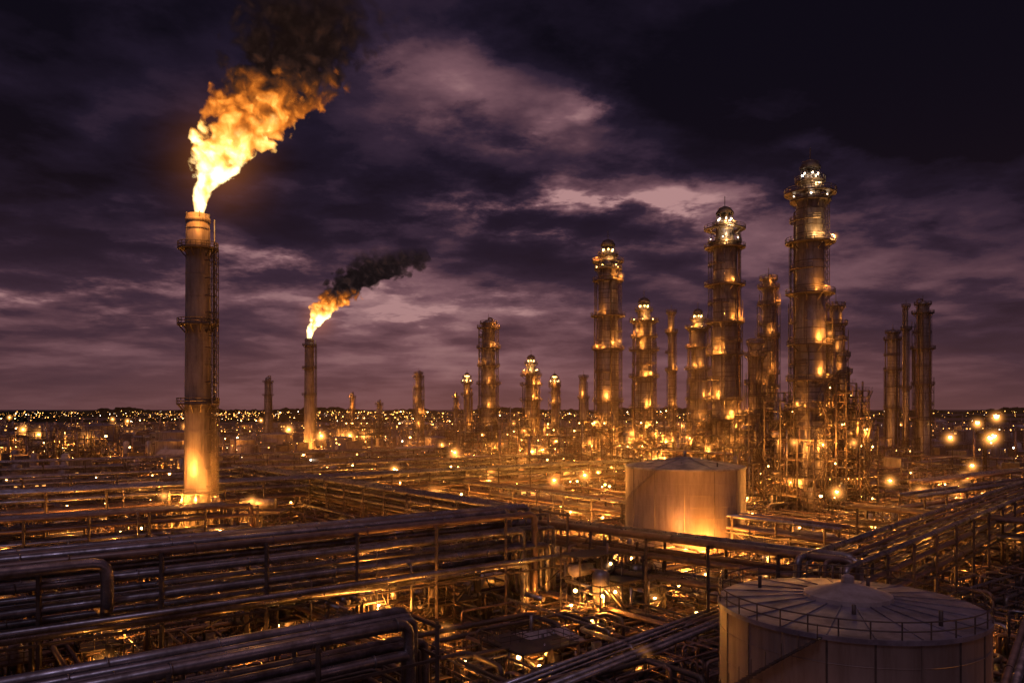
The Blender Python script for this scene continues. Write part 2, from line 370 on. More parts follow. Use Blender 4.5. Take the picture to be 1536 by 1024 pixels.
# ---------------------------------------------------------------- storage tanks
def tank(name,x,y,R,Ht,n=64,rail=True,cap=0,cone=1.3,seams=20,stair=True):
    mb=MB(); mb.lathe([(R+.4,0),(R+.4,.25),(R,.25),(R,Ht-.35)],0,0,TA,n,cap=False)
    mb.lathe([(R+.18,Ht-.35),(R+.18,Ht),(R,Ht+.03),(R*.5,Ht+cone*.5),(R*.04,Ht+cone)],0,0,RO,n,smooth=False)
    for i in range(int(Ht/2.4)): mb.hoop(0,0,2.4*(i+1),R+.015,.035,TA,n)
    for j in range(seams):
        a=2*pi*(j+.3)/seams; mb.beam((R*math.cos(a),R*math.sin(a),.3),(R*math.cos(a),R*math.sin(a),Ht-.35),.12,ST if j%3 else TA)
        mb.beam(((R+.1)*math.cos(a),(R+.1)*math.sin(a),Ht+.05),(R*.06*math.cos(a),R*.06*math.sin(a),Ht+cone+.02),.09,RO)
    if cap:
        mb.lathe([(cap+.1,Ht+cone*.7-.1),(cap,Ht+cone*.7+.3),(cap*.6,Ht+cone+.45),(.5,Ht+cone+.9),(.5,Ht+cone+1.4),(.1,Ht+cone+1.6)],0,0,WH,24,smooth=False)
    mb.tube((0,0,Ht+cone-.3),(0,0,Ht+cone+1.2),.35,PI,10)
    for a,rr in((.9,.6),(2.4,.75),(4.4,.5),(5.2,.8)):
        mb.tube((R*rr*math.cos(a),R*rr*math.sin(a),Ht),(R*rr*math.cos(a),R*rr*math.sin(a),Ht+.9+rr*.5),.16,ST,8)
    if rail:
        for h in(.6,1.25): mb.hoop(0,0,Ht+h,R+.1,.055,ST,n)
        for j in range(int(n*.33)):
            a=2*pi*j/int(n*.33); mb.beam(((R+.1)*math.cos(a),(R+.1)*math.sin(a),Ht-.05),((R+.1)*math.cos(a),(R+.1)*math.sin(a),Ht+1.25),.08)
    if stair:
        m=int(Ht/.3)
        for k in range(m):
            a=2.4+k*.3*1.3/R; z=.3*(k+1)
            mb.box(((R+.55)*math.cos(a),(R+.55)*math.sin(a),z),(.9,.3,.05),ST,a)
            if k%3==0: mb.beam(((R+1)*math.cos(a),(R+1)*math.sin(a),z),((R+1)*math.cos(a),(R+1)*math.sin(a),z+1.1),.05)
    return mb.obj(name,(x,y,0))
t1=tank('storage_tank',27.4,65.3,10.1,14,96,cap=3.4,cone=.9)
t2=tank('storage_tank',38.2,177,13.0,17.3,72,rail=False,cap=0,cone=2.0,seams=13)
sm=tank('storage_tank',-47,492,6.5,12,28,rail=False,cone=1.2,stair=False)
for (x,y,s_) in((-205,480,1.1),(-175,520,1.0),(-160,545,1.3),(-235,560,1.4),(-290,520,1.2),(-120,560,1),(230,480,1.2),(262,500,1),(-330,640,1.7),(-30,640,1.2),(310,640,1.5),(-15,128,.45),(-4,133,.5),(-110,400,.8),(-95,330,.6),(12,236,.5),(52,240,.6)):
    inst(sm,(x,y,0),x,(s_*1.2,s_*1.2,s_*.8),'storage_tank')
# ---------------------------------------------------------------- flare stacks
def stack(x,y,Ht,r0,r1,plats,deck=True):
    mb=MB(); n=40
    mb.lathe([(r0*1.35,0),(r0*1.3,.8),(r0*1.05,3.5),(r0,6)]+[(r0+(r1-r0)*k/12,6+(Ht-8)*k/12) for k in range(1,13)]+[(r1*1.0,Ht-2),(r1*1.05,Ht-1.9),(r1*1.05,Ht-1.1),(r1*.92,Ht-1.0),(r1*.9,Ht),(r1*.7,Ht),(r1*.68,Ht-2)],0,0,CO,n)
    z=9
    while z<Ht-3:
        rr=r0+(r1-r0)*(z/Ht); mb.lathe([(rr,z),(rr+.07,z+.02),(rr+.07,z+.22),(rr,z+.24)],0,0,CO,n,smooth=False,cap=False); z+=5.2
    for z in plats:
        rr=r0+(r1-r0)*(z/Ht); mb.platform(0,0,z,rr,1.8,24)
    a=-.15; mb.ladder(0,0,a,r0+.8,9,plats[-1]+1.2)
    mb.truss(0,0,a+.1,r0+.3,9,plats[-1],1.2)
    mb.pipe([(math.cos(a+.5)*(r0+.5),math.sin(a+.5)*(r0+.5),1),(math.cos(a+.5)*(r0+.5),math.sin(a+.5)*(r0+.5),Ht-1)],.2,PI)
    z=12
    while z<plats[-1]:
        for k in(-.45,.0,.5): mb.beam((0,0,z),(math.cos(a+k)*(r0+1.5),math.sin(a+k)*(r0+1.5),z),.14)
        z+=4
    for k in range(4):
        q=2*pi*k/4+.5; mb.tube((math.cos(q)*r1*.95,math.sin(q)*r1*.95,Ht-3),(math.cos(q)*r1*.95,math.sin(q)*r1*.95,Ht+.3),.12,ST,6)
    return mb
S1=(-73,186)
mb=stack(*S1,75,3.1,2.65,[31,49.4,67])
def deck(mb,x0,x1,y0,y1,z,step=4):
    for px in (x0,x1):
        mb.beam((px,y0,z),(px,y1,z),.35)
        for h in(.6,1.15): mb.beam((px,y0,z+h),(px,y1,z+h),.1)
    for py in (y0,y1):
        mb.beam((x0,py,z),(x1,py,z),.35)
        for h in(.6,1.15): mb.beam((x0,py,z+h),(x1,py,z+h),.1)
    mb.box(((x0+x1)/2,(y0+y1)/2,z+.05),(x1-x0,y1-y0,.1),ST)
    k=x0
    while k<=x1+.01:
        for py in(y0,y1): mb.beam((k,py,0),(k,py,z),.3); mb.beam((k,py,z),(k,py,z+1.15),.1)
        mb.beam((k,y0,z-.2),(k,y1,z-.2),.25)
        if k+step<=x1: mb.beam((k,y0,.3),(k+step,y0,z-.3),.14)
        k+=step
deck(mb,-7,7,-6,6,7.5,3.5); deck(mb,8.2,20.2,-4,5,6,4); deck(mb,-4.5,4.5,-5,5,10.5,3)
mb.tube((10,0,7.8),(18,0,7.8),1.3,CL,16); mb.ball(5.6,-4,9,1.0,CL,12)
f1=mb.obj('flare_stack',(S1[0],S1[1],0))
mb=stack(-152,600,82,4.1,3.3,[40,60,77]); f2=mb.obj('flare_stack',(-152,600,0))
# ---------------------------------------------------------------- flames (volumes)
def flame(loc,path,r0,rk,zmax,hot0,hot1,sm0,ns,sig,name,smc):
    kind,pa,pb=path
    fx=(lambda z: pa*(1-math.exp(-(z/pb)**2))) if kind=='exp' else (lambda z: pa*z**pb)
    mb=MB(); N_=26; pts=[];rad=[]
    for i in range(N_+1):
        z=-.3+(zmax+.3)*i/N_; zz=max(z,0); pts.append((fx(zz),0,z)); rad.append((r0+rk*zz)*1.4+ (1.5 if zz>4 else .3))
    mb.sweep(pts,rad,ST,20,False,True)
    o=mb.obj(name,loc); o.data.materials.clear()
    m=bpy.data.materials.new('fire_and_smoke'); m.use_nodes=True; nt=m.node_tree; nt.nodes.clear(); g=G(nt)
    tc=g.n('ShaderNodeTexCoord'); sp=g.n('ShaderNodeSeparateXYZ'); g.L.new(tc.outputs['Object'],sp.inputs[0]); X,Y,Z=sp.outputs
    Zp=g.m('MAXIMUM',Z,.01)
    wn=g.noise(tc.outputs['Object'],ns*.8,3,.55,out=1)
    vm=g.n('ShaderNodeVectorMath',operation='MULTIPLY_ADD'); g.L.new(wn,vm.inputs[0]); vm.inputs[1].default_value=(1.1/ns,)*3; g.L.new(tc.outputs['Object'],vm.inputs[2])
    v=g.n('ShaderNodeTexVoronoi',feature='SMOOTH_F1'); g.L.new(vm.outputs[0],v.inputs['Vector']); v.inputs['Scale'].default_value=ns; v.inputs['Smoothness'].default_value=.5
    v1=g.m('SUBTRACT',.5,v.outputs['Distance'])
    nf=g.noise(vm.outputs[0],ns*1.5,4,.5)
    puff=g.m('ADD',g.m('MULTIPLY',v1,1.1),g.m('MULTIPLY',g.m('SUBTRACT',nf,.5),1.5))
    if kind=='exp':
        ez=g.m('EXPONENT',g.m('MULTIPLY',g.m('POWER',g.m('DIVIDE',Zp,pb),2.0),-1.0))
        xc=g.m('MULTIPLY',g.m('SUBTRACT',1.0,ez),pa); slope=g.m('MULTIPLY',g.m('MULTIPLY',ez,Zp),2*pa/pb/pb)
    else:
        xc=g.m('MULTIPLY',g.m('POWER',Zp,pb),pa); slope=g.m('MULTIPLY',g.m('POWER',Zp,pb-1),pa*pb)
    cs=g.m('DIVIDE',1.0,g.m('SQRT',g.m('ADD',g.m('MULTIPLY',slope,slope),1.0)))
    dx=g.m('MULTIPLY',g.m('SUBTRACT',X,xc),cs)
    dist=g.m('SQRT',g.m('ADD',g.m('MULTIPLY',dx,dx),g.m('MULTIPLY',Y,Y)))
    rr=g.m('ADD',g.m('MULTIPLY',Zp,rk),r0)
    q=g.m('DIVIDE',dist,rr)
    amp=g.m('ADD',.2,g.m('MULTIPLY',Zp,.09,clamp=True))
    f=g.m('ADD',g.m('SUBTRACT',.80,q),g.m('MULTIPLY',puff,amp))
    heat=g.m('SUBTRACT',1.0,g.m('DIVIDE',g.m('SUBTRACT',Z,hot0),hot1-hot0),clamp=True)
    sharp=g.m('ADD',2.2,g.m('MULTIPLY',heat,1.6))
    dn=g.m('MULTIPLY',f,sharp,clamp=True)
    fade=g.m('SUBTRACT',1.0,g.m('DIVIDE',g.m('SUBTRACT',Z,sm0),zmax-sm0),clamp=True)
    fade=g.m('POWER',fade,2.0)
    smd=g.m('MULTIPLY',g.m('MULTIPLY',dn,fade),sig)
    tt=g.m('ADD',g.m('MULTIPLY',heat,1.0),g.m('MULTIPLY',g.m('SUBTRACT',nf,.5),1.15))
    tt=g.m('ADD',tt,g.m('MULTIPLY',g.m('SUBTRACT',f,.45),.26))
    tt=g.m('ADD',tt,g.m('MULTIPLY',v1,.2))
    tt=g.m('MULTIPLY',tt,g.m('ADD',.35,g.m('MULTIPLY',heat,3.5),clamp=True))
    dk=tuple(c*.45 for c in smc)  # smoke's lit brown and its shaded tone are painted in as emission
    colr=g.ramp(tt,[(.0,dk),(.06,smc),(.13,(smc[0]*2.4,smc[1]*1.9,smc[2]*1.5)),(.24,(.11,.034,.010)),(.40,(.42,.10,.012)),(.56,(1.0,.28,.03)),(.78,(1,.48,.10)),(1,(1,.76,.34))])
    st=g.m('ADD',.85,g.m('MULTIPLY',g.m('POWER',g.m('MAXIMUM',tt,0.0),3.0),2.9))
    e=g.n('ShaderNodeEmission'); g.L.new(colr,e.inputs[0]); g.L.new(g.m('MULTIPLY',smd,st),e.inputs[1])
    ab=g.n('ShaderNodeVolumeAbsorption'); ab.inputs[0].default_value=(0,0,0,1); g.L.new(smd,ab.inputs[1])
    ad=g.n('ShaderNodeAddShader'); g.L.new(e.outputs[0],ad.inputs[0]); g.L.new(ab.outputs[0],ad.inputs[1])
    oo=g.n('ShaderNodeOutputMaterial'); g.L.new(ad.outputs[0],oo.inputs['Volume'])
    m.cycles.volume_step_rate=.2; o.data.materials.append(m)
    return o
fl1=flame((S1[0]+.3,S1[1],75),('exp',27,28),1.25,.30,58,9,34,33,.2,1.0,'flare_flame',(.024,.012,.010))
fl2=flame((-152,600,82),('pow',.058,1.72),2.2,.25,70,14,38,48,.12,.7,'flare_flame',(.022,.013,.014))
light(S1[0]+2.5,S1[1]-6,80,6000,1.0,OR,fl1,'flame_light')
fh=ico('flame_bloom',glowmat('flame_bloom',(1,.28,.045),.0035,.15,.8),3)  # emissive ball added as a painted glow around each flame
for o_,(x,y,z),s_ in((fl1,(-68,186,87),26),(fl2,(-145,600,97),30)):
    o=bpy.data.objects.new('flame_bloom',fh); o.location=(x,y,z); o.scale=(s_,s_,s_*1.1); sc.collection.objects.link(o); o.parent=o_; o.matrix_parent_inverse=Matrix.Translation(o_.location).inverted()
# ---------------------------------------------------------------- distillation columns
def column(x,y,Ht,R,plats,lantern=0,n=28,side=0.0,nl=3,lp=1400,name='distillation_column',wl=False,mat=CL,fine=True,scaf=0):
    rd=random.Random(int(x*7+y)); mb=MB()
    hb=Ht-(R*2.6 if lantern else 0)
    z1=hb*.62
    mb.lathe([(R*1.18,0),(R*1.1,3),(R,5),(R,z1),(R*.93,z1+1.5),(R*.93,hb-R*.8),(R*.85,hb-R*.4),(R*.6,hb-R*.12),(R*.2,hb)],0,0,mat,n)
    z=5
    while z<hb-R:
        rr=R if z<z1 else R*.93
        mb.lathe([(rr,z),(rr+.08,z+.02),(rr+.08,z+.26),(rr,z+.28)],0,0,mat if rd.random()<.5 else ST,n,smooth=False,cap=False); z+=rd.choice((1.6,2.2,3.1))
    ex=[]
    if fine:
        for i in range(len(plats)-1):
            if plats[i+1]-plats[i]>9 and rd.random()<.85: ex.append((plats[i]+plats[i+1])/2+rd.uniform(-1.5,1.5))
    for i,z in enumerate(plats):
        mb.platform(0,0,z,R,rd.uniform(2.1,3.0) if R>3 else 1.6,18 if fine else 12,fine)
        if i: mb.ladder(0,0,side+(i%2)*1.2,R+.9,plats[i-1],z+1.2,True,fine)
    for z in ex:
        a0=rd.uniform(0,6)
        for h in(0,.6,1.2): mb.hoop(0,0,z+h,R+1.4,.1 if h else .2,ST,10,a0,a0+3.9)
        for k in range(10):
            q=a0+3.9*k/9; mb.beam((R*math.cos(q),R*math.sin(q),z),((R+1.4)*math.cos(q),(R+1.4)*math.sin(q),z),.18); mb.beam(((R+1.4)*math.cos(q),(R+1.4)*math.sin(q),z),((R+1.4)*math.cos(q),(R+1.4)*math.sin(q),z+1.2),.12)
    if fine and R>2.5:
        mb.truss(0,0,.15,R+.35,0,plats[-1],1.1); mb.truss(0,0,pi-.25,R+.3,0,plats[-2],1.0)
    elif fine: mb.truss(0,0,.2,R+.3,0,plats[-1],.7)
    if scaf: mb.scaffold(R+1.75,4,scaf,8,4.2,.24 if y>280 else .2,.35,rd)
    for k in range(8):
        a=side+rd.uniform(-2.4,2.4); r=rd.uniform(.12,.38); zt=rd.choice(plats+[hb-R])-rd.uniform(0,3); zb=rd.choice([0,0,plats[0]])
        c,s_=math.cos(a),math.sin(a); ro=R+.35+r
        mb.pipe([(c*R*.8,s_*R*.8,zt),(c*ro,s_*ro,zt),(c*ro,s_*ro,zb)],r,rd.choice((PI,P2,ST)),7)
    if not lantern:
        a=side+.6; c,s_=math.cos(a),math.sin(a)
        mb.pipe([(0,0,hb-.3),(0,0,hb+R*.3),(c*(R+.6),s_*(R+.6),hb+R*.3),(c*(R+.6),s_*(R+.6),hb*.3),(c*(R+6),s_*(R+6),hb*.3)],R*.13,P2,8,br=R*.3)
        if fine: mb.platform(0,0,hb-R*.5,R*.9,1.2,14); mb.beam((0,0,hb),(0,0,hb+3),.15)
    if lantern:
        mb.platform(0,0,hb-R*.6,R*.95,1.7,18)
        r2=R*.72; z=hb-R*.5
        mb.lathe([(r2,z),(r2,z+R*1.2),(r2*.9,z+R*1.25)],0,0,mat,20)
        mb.platform(0,0,z+R*1.25,r2,1.2,14)
        for j in range(8):
            q=2*pi*j/8; mb.beam((r2*math.cos(q),r2*math.sin(q),z+R*1.2),(r2*.85*math.cos(q),r2*.85*math.sin(q),z+R*2.2),.22)
        mb.lathe([(r2*.5,z+R*1.2),(r2*.5,z+R*2.1)],0,0,mat,14)
        mb.lathe([(r2*.98,z+R*2.15),(r2*.98,z+R*2.3),(r2*.6,z+R*2.65),(r2*.15,z+R*2.8)],0,0,ST,16)
        mb.beam((0,0,z+R*2.7),(0,0,z+R*3.6),.2)
        mb.hoop(0,0,z+R*2.6,r2*.8,.06,ST,12)
        for j in range(6):
            q=2*pi*(j+.5)/6; mb.ball(r2*.72*math.cos(q),r2*.72*math.sin(q),z+R*1.75,.32,BW if wl else BU,6)
        for j in range(5):
            q=2*pi*(j+.2)/5+side; mb.ball((R+.5)*math.cos(q),(R+.5)*math.sin(q),hb-R*.6+1.3,.22,BW if wl else BU,6)
    o=mb.obj(name,(x,y,0))
    for i,z in enumerate(plats):
        if nl<=0: break
        for k in range(2 if (nl>2 and i%2==0) else 1):
            a=-pi/2+rd.uniform(-1.3,1.3)
            rr=R+2.9
            light(x+rr*math.cos(a),y+rr*math.sin(a),z+rd.uniform(.8,3),lp*rd.uniform(.2,1.1),.22,YE if wl and i>len(plats)-3 else OR,o,h=.6*(y/250)**.5 if (k==0 and nl>2 and i%2==0) else 0)
    if nl>1:
        for k in(-1,1): light(x+k*(R+4),y-R-6,14+rd.uniform(0,9),lp*3.2,.3,OR,o,h=1.0*(y/300)**.5 if nl>2 else 0)
    if lantern:
        light(x,y-R*1.7,hb+R*.3,lp*.5,.2,(1,.7,.4) if wl else YE,o)
    return o
column(85,228,102,4.1,[30,38,48,62.5,77,91],1,36,2.9,3,1300,wl=True,scaf=60)
column(79.8,300,107,4.7,[26,33,50,62,76,90,97],1,30,.3,3,1500,wl=True,scaf=70)
column(40.8,340,103,4.4,[22,33,55,69,84,92],1,30,2.6,3,1500,scaf=70)
column(59.4,360,81,3.9,[20,30,44,56,62,69],1,24,.4,3,1400,scaf=60)
column(75.7,380,76,1.5,[30,48,66],0,14,1,1,900)
column(86,370,77,3.4,[22,34,48,58,67],1,22,2.2,3,1100,scaf=58)
column(89.8,280,76,2.1,[30,42,55,66,72],0,18,.2,1,500,scaf=70)
column(79.7,262,52,1.9,[18,28,38,47],0,16,2.8,1,500,scaf=44)
column(108.5,268,65,2.1,[25,36,48,58],0,16,.4,1,500,scaf=56)
column(103,250,47,1.6,[20,30,41],0,16,.5,1,500)
column(98,245,40,1.3,[18,32],0,14,.5,1,500)
column(-11.7,400,74,3.5,[20,30,42,51,60,70],0,26,.5,1,600,scaf=70)
column(10,420,59,3.2,[15,25,34,42,47],1,22,.5,2,1500,scaf=44)
column(24,450,50,1.9,[20,32,42],1,16,.5,1,1200,scaf=36)
column(42,470,49,2.0,[20,36],0,16,.5,1,1200)
column(-70,600,57,2.6,[15,25,35,45,53],0,18,.5,1,1500,scaf=50)
column(200,420,71,3.0,[30,50,66],0,18,.5,0,900)
column(208,405,84,3.2,[24,42,60,78],0,20,2.9,0,900,scaf=74)
column(200,406,82,1.0,[40,70],0,12,2.9,0,900)
column(-27,480,52,2.1,[20,38],1,14,.5,1,1500,scaf=36)
for (x,y,h,r,k) in((-124,620,42,1.5,1),(-103,620,36,1.7,0),(-250,820,62,3.2,0),(-45,640,42,1.5,1)):
    column(x,y,h,r,[h*.4,h*.7,h*.92],0,12,.5,k,2000,fine=False,scaf=h*.7)
# ---------------------------------------------------------------- process structures (steel frames with equipment)
def frame(cx,cy,nx,ny,nl,bay=5.5,lev=5.0,seed=1,dens=1.0,w=.36,name='process_structure',lamps=4,lp=1200,hl=.8):
    rd=random.Random(seed); mb=MB()
    def P(i,j,z): v=U*((i-nx/2)*bay)+W*((j-ny/2)*bay); return Vector((v.x,v.y,z))
    hs=[[max(1,int(round(nl*rd.uniform(.5,1.05)))) for j in range(ny)] for i in range(nx)]
    for i in range(nx+1):
        for j in range(ny+1):
            h=max(hs[a][b_] for a in(max(0,i-1),min(nx-1,i)) for b_ in(max(0,j-1),min(ny-1,j)))
            mb.beam(P(i,j,0),P(i,j,h*lev+.2),w); mb.box(P(i,j,.15),(1.1,1.1,.3),SL,TH)
    lampp=[]
    for i in range(nx):
        for j in range(ny):
            for l in range(1,hs[i][j]+1):
                z=l*lev; c=[P(i,j,z),P(i+1,j,z),P(i+1,j+1,z),P(i,j+1,z)]
                for k in range(4): mb.beam(c[k],c[(k+1)%4],w*.75)
                ce=(c[0]+c[2])/2
                if rd.random()<.45*dens: mb.box((ce.x,ce.y,z+.12),(bay,bay,.06),ST,TH)
                if rd.random()<.6:
                    for k in range(4):
                        if rd.random()<.7:
                            for hh in(.55,1.1): mb.beam(c[k]+Vector((0,0,hh)),c[(k+1)%4]+Vector((0,0,hh)),.08)
                            for q in(.33,.66): e=c[k].lerp(c[(k+1)%4],q); mb.beam(e,e+Vector((0,0,1.1)),.08)
                k=rd.randrange(4)
                if rd.random()<.6: mb.beam(c[k]-Vector((0,0,lev)),c[(k+1)%4],.17)
                if rd.random()<.35: mb.beam(c[(k+1)%4]-Vector((0,0,lev)),c[k],.17)
                t=rd.random()
                if t<.22*dens:
                    r=rd.uniform(.5,1.1); a=U if rd.random()<.5 else W; z0=z-lev+r+.3; c0=Vector((ce.x,ce.y,z0))
                    mb.sweep([c0-a*(bay*.5),c0-a*bay*.45,c0-a*bay*.36,c0+a*bay*.36,c0+a*bay*.45,c0+a*bay*.5],[r*.3,r*.75,r,r,r*.75,r*.3],rd.choice((CL,PI,WH)),12)
                elif t<.4*dens:
                    r=rd.uniform(.5,1.2); h=lev*rd.choice((.7,1.5)); mb.lathe([(r*.6,0),(r,.4),(r,h-.5),(r*.7,h-.15),(r*.2,h)],ce.x,ce.y,rd.choice((CL,PI)),12,z0=z-lev+.2)
                for _ in range(int(3*dens)):
                    a,b_=(U,W) if rd.random()<.5 else (W,U); r=rd.uniform(.08,.26)
                    s0=ce+b_*rd.uniform(-.45,.45)*bay; zz=z-rd.uniform(.4,lev*.8); s0.z=zz
                    L=bay*rd.uniform(.4,1.4); e0=s0+a*L*.5; dz=Vector((0,0,rd.choice((-1,1))*rd.uniform(1,lev)))
                    mb.pipe([s0-a*L*.5,e0,e0+dz],r,rd.choice((PI,P2,ST)),6)
                if rd.random()<.3: lampp.append((ce.x+rd.uniform(-.5,.5)*bay,ce.y-bay*.6,z-1.2))
            for _ in range(2):
                e=P(i+rd.random(),j+rd.random(),0); hh=hs[i][j]*lev*rd.uniform(.5,1.2); r=rd.uniform(.08,.28); mb.tube(e,e+Vector((0,0,hh)),r,rd.choice((PI,P2)),6)
    for l in range(nl-1):
        a0=P(0,0,l*lev)-W*.8; a1=P(.8,0,(l+1)*lev)-W*.8
        if l%2: a0,a1=P(.8,0,l*lev)-W*.8,P(0,0,(l+1)*lev)-W*.8
        for o_ in(Vector((0,0,0)),-W*.9):
            mb.beam(a0+o_,a1+o_,.2); mb.beam(a0+o_+Vector((0,0,1.1)),a1+o_+Vector((0,0,1.1)),.07)
        for q in range(12): e=a0.lerp(a1,q/12); mb.beam(e,e-W*.9,.14)
    rd.shuffle(lampp)
    for p in lampp: mb.ball(p[0],p[1],p[2],.22*rd.uniform(.45,1.2),BU,6)
    o=mb.obj(name,(cx,cy,0))
    for i,p in enumerate(lampp[:lamps]): light(cx+p[0],cy+p[1],p[2]-.1,lp*rd.choice((.25,.4,.8,2.4)),.2,OR,o,h=hl*rd.uniform(.8,1.4) if i%3==0 and hl>0 else 0)
    return o
frame(88,232,5,3,8,5.3,5.3,31,1,lamps=11,lp=2000)
frame(72,238,3,2,6,5,4.6,32,1,lamps=6,lp=2000)
frame(99,238,2,3,8,5,5.0,33,1,lamps=6,lp=1800)
frame(90,264,4,2,7,5.5,5.0,34,lamps=6,lp=2000)
frame(78,300,4,3,5,6,5,35,lamps=7,lp=4800,hl=1)
frame(40,335,4,3,5,6,5,36,lamps=7,lp=5000,hl=1)
frame(62,350,4,2,6,6,5,37,lamps=7,lp=5000,hl=1)
frame(86,350,3,2,6,6,5,38,lamps=6,lp=4800,hl=1)
frame(-12,388,4,3,6,6,4.6,39,lamps=6,lp=4800,hl=1.1)
frame(10,412,4,3,5,6,5,40,lamps=6,lp=4800,hl=1.1)
frame(28,390,3,3,4,6,5,41,lamps=6,lp=5000,hl=1.1)
frame(-34,430,3,2,4,6,4,42,lamps=4,lp=4500,hl=1.1)
frame(120,330,4,3,4,6,5,43,lamps=5,lp=3800,hl=1)
frame(145,370,4,3,3,7,5,44,lamps=5,lp=3800,hl=1)
frame(110,290,3,2,5,5,5,45,lamps=5,lp=2800)
frame(15,300,4,2,3,6,4,46,lamps=6,lp=4800)
frame(-8,330,4,2,3,6,4,47,lamps=6,lp=4800)
frame(-232,425,6,3,4,7,4.5,48,lamps=6,lp=3200,hl=0)
frame(-290,450,4,3,3,7,4.5,49,lamps=5,lp=3200,hl=0)
frame(-150,330,3,2,2,6,4,50,lamps=3,lp=2000,hl=0)
frame(190,400,4,2,3,7,5,51,lamps=3,lp=2400,hl=0)
frame(150,290,4,2,2,6,4,52,lamps=3,lp=2400,hl=0)
frame(50,300,3,2,3,6,5,53,lamps=6,lp=4800)
frame(60,270,3,2,3,5.5,4,54,lamps=5,lp=3400)
frame(20,345,4,2,4,6,4.5,55,lamps=6,lp=4800)
frame(-112,600,5,3,5,8,5,56,lamps=4,lp=9000,hl=2)
frame(-55,560,5,2,4,8,5,57,lamps=4,lp=8000,hl=2)
for i,(x,y,nx,ny,nl) in enumerate(((-12,112,3,2,2),(-30,104,3,2,2),(14,112,3,2,3),(-46,118,3,2,2),(2,92,2,2,1),(17,135,2,2,2),(44,140,2,2,2),(-95,150,3,2,2),(-58,145,2,2,2),(55,190,3,1,2),(5,190,3,2,2),(-25,215,3,2,2),(110,180,3,1,2),(-50,88,3,1,1),(62,118,2,2,1),(88,190,2,2,2))):
    frame(x,y,nx,ny,nl,4,3.2,100+i,1.2,.22,lamps=3,lp=1200,hl=.5)
# ---------------------------------------------------------------- ground pipework & equipment
EX=[(27.4,65.3,14),(38.2,177,15),(-73,186,9),(60,150,4)]
def ok(x,y,m=0): return all((x-a)**2+(y-b_)**2>(r+m)**2 for a,b_,r in EX)
mb=MB(); rd=R_
cnt=0
while cnt<2600:
    y=55+rd.random()**1.3*300; a=rd.uniform(-.68,.68); x=a*y
    if not ok(x,y,2): continue
    cnt+=1
    A,B=(U,W) if rd.random()<.5 else (W,U)
    L=rd.uniform(4,26)*(1 if y<160 else 1.5); z=rd.choice((.35,.6,.9,1.5,2.4,3.2))+rd.uniform(0,.3); r=rd.choice((.08,.12,.16,.22,.32))*(1 if y<160 else 1.4)
    p=Vector((x,y,z)); e=p+A*L
    if not ok(e.x,e.y,2): continue
    s_=rd.choice((-1,1)); L2=rd.uniform(1,8)
    mb.pipe([Vector((p.x,p.y,.05)),p,e,e+B*s_*L2,Vector(((e+B*s_*L2).x,(e+B*s_*L2).y,.05))],r,rd.choice((PI,P2,P2,ST)),6)
    k=3
    while k<L:
        c=p+A*k; mb.beam((c.x,c.y,0),(c.x,c.y,z),.12); k+=5
mb.obj('ground_pipework')
mb=MB()
for _ in range(420):
    y=60+rd.random()**1.2*260; x=rd.uniform(-.66,.66)*y
    if not ok(x,y,2): continue
    s_=rd.uniform(2,6); mb.box((x,y,.1),(s_,s_*rd.uniform(.4,1),.2+rd.random()*.1),SL,TH)
    t=rd.random()
    if t<.4:
        c=Vector((x,y,.9)); mb.tube(c-U*.9,c+U*.5,.4,P2,10); mb.tube(c+U*.5,c+U*1.1,.55,PI,10); mb.box((x,y,.45),(2.4,.8,.3),ST,TH); mb.pipe([c+U*.8,c+U*.8+Vector((0,0,1.6)),c+U*.8+Vector((0,0,1.6))+W*3],.14,PI,6)
    elif t<.75:
        for k in range(rd.randint(1,4)):
            c=Vector((x,y,0))+U*k*1.3; mb.tube(c,c+Vector((0,0,1.8)),.14,PI,6); mb.hoop(c.x,c.y,1.8,.35,.04,P2,8); mb.ball(c.x,c.y,1,.3,P2,6)
    else:
        mb.box((x,y,1.2),(1.2,.5,1.9),WH if rd.random()<.3 else ST,TH)
mb.obj('pump_and_valve_sets')
def vessel(L,r,mat):
    mb=MB(); z=r+1.2
    mb.sweep([(-L/2-r*.55,0,z),(-L/2-r*.45,0,z),(-L/2-r*.2,0,z),(-L/2,0,z),(L/2,0,z),(L/2+r*.2,0,z),(L/2+r*.45,0,z),(L/2+r*.55,0,z)],[r*.2,r*.6,r*.9,r,r,r*.9,r*.6,r*.2],mat,20)
    for k in(-L*.3,L*.3): mb.box((k,0,.65),(.5,r*1.5,1.3),SL); mb.tube((k-.1,0,z),(k+.1,0,z),r*1.03,ST,20)
    mb.tube((0,0,z),(0,0,z+r+.8),.3,PI,8); mb.pipe([(L*.3,0,z),(L*.3,0,z+r+1.2),(L*.3,3,z+r+1.2),(L*.3,3,.2)],.2,PI,8)
    mb.beam((-L/2,-r*.4,z+r+.9),(L/2,-r*.4,z+r+.9),.06); mb.box((0,0,z+r+.05),(L*.7,1,.06),ST)
    return mb
v0=vessel(9,1.7,CL).obj('horizontal_vessel',(-1.5,128,0)); v0.rotation_euler=(0,0,TH)
v1=vessel(7,1.1,CL).obj('horizontal_vessel',(-20,118,0)); v1.rotation_euler=(0,0,TH)
for _ in range(55):
    y=110+rd.random()*280; x=rd.uniform(-.62,.62)*y
    if ok(x,y,6): inst(rd.choice((v0,v1,v1)),(x,y,0),TH+rd.choice((0,pi/2)),rd.uniform(.7,1.2),'horizontal_vessel')
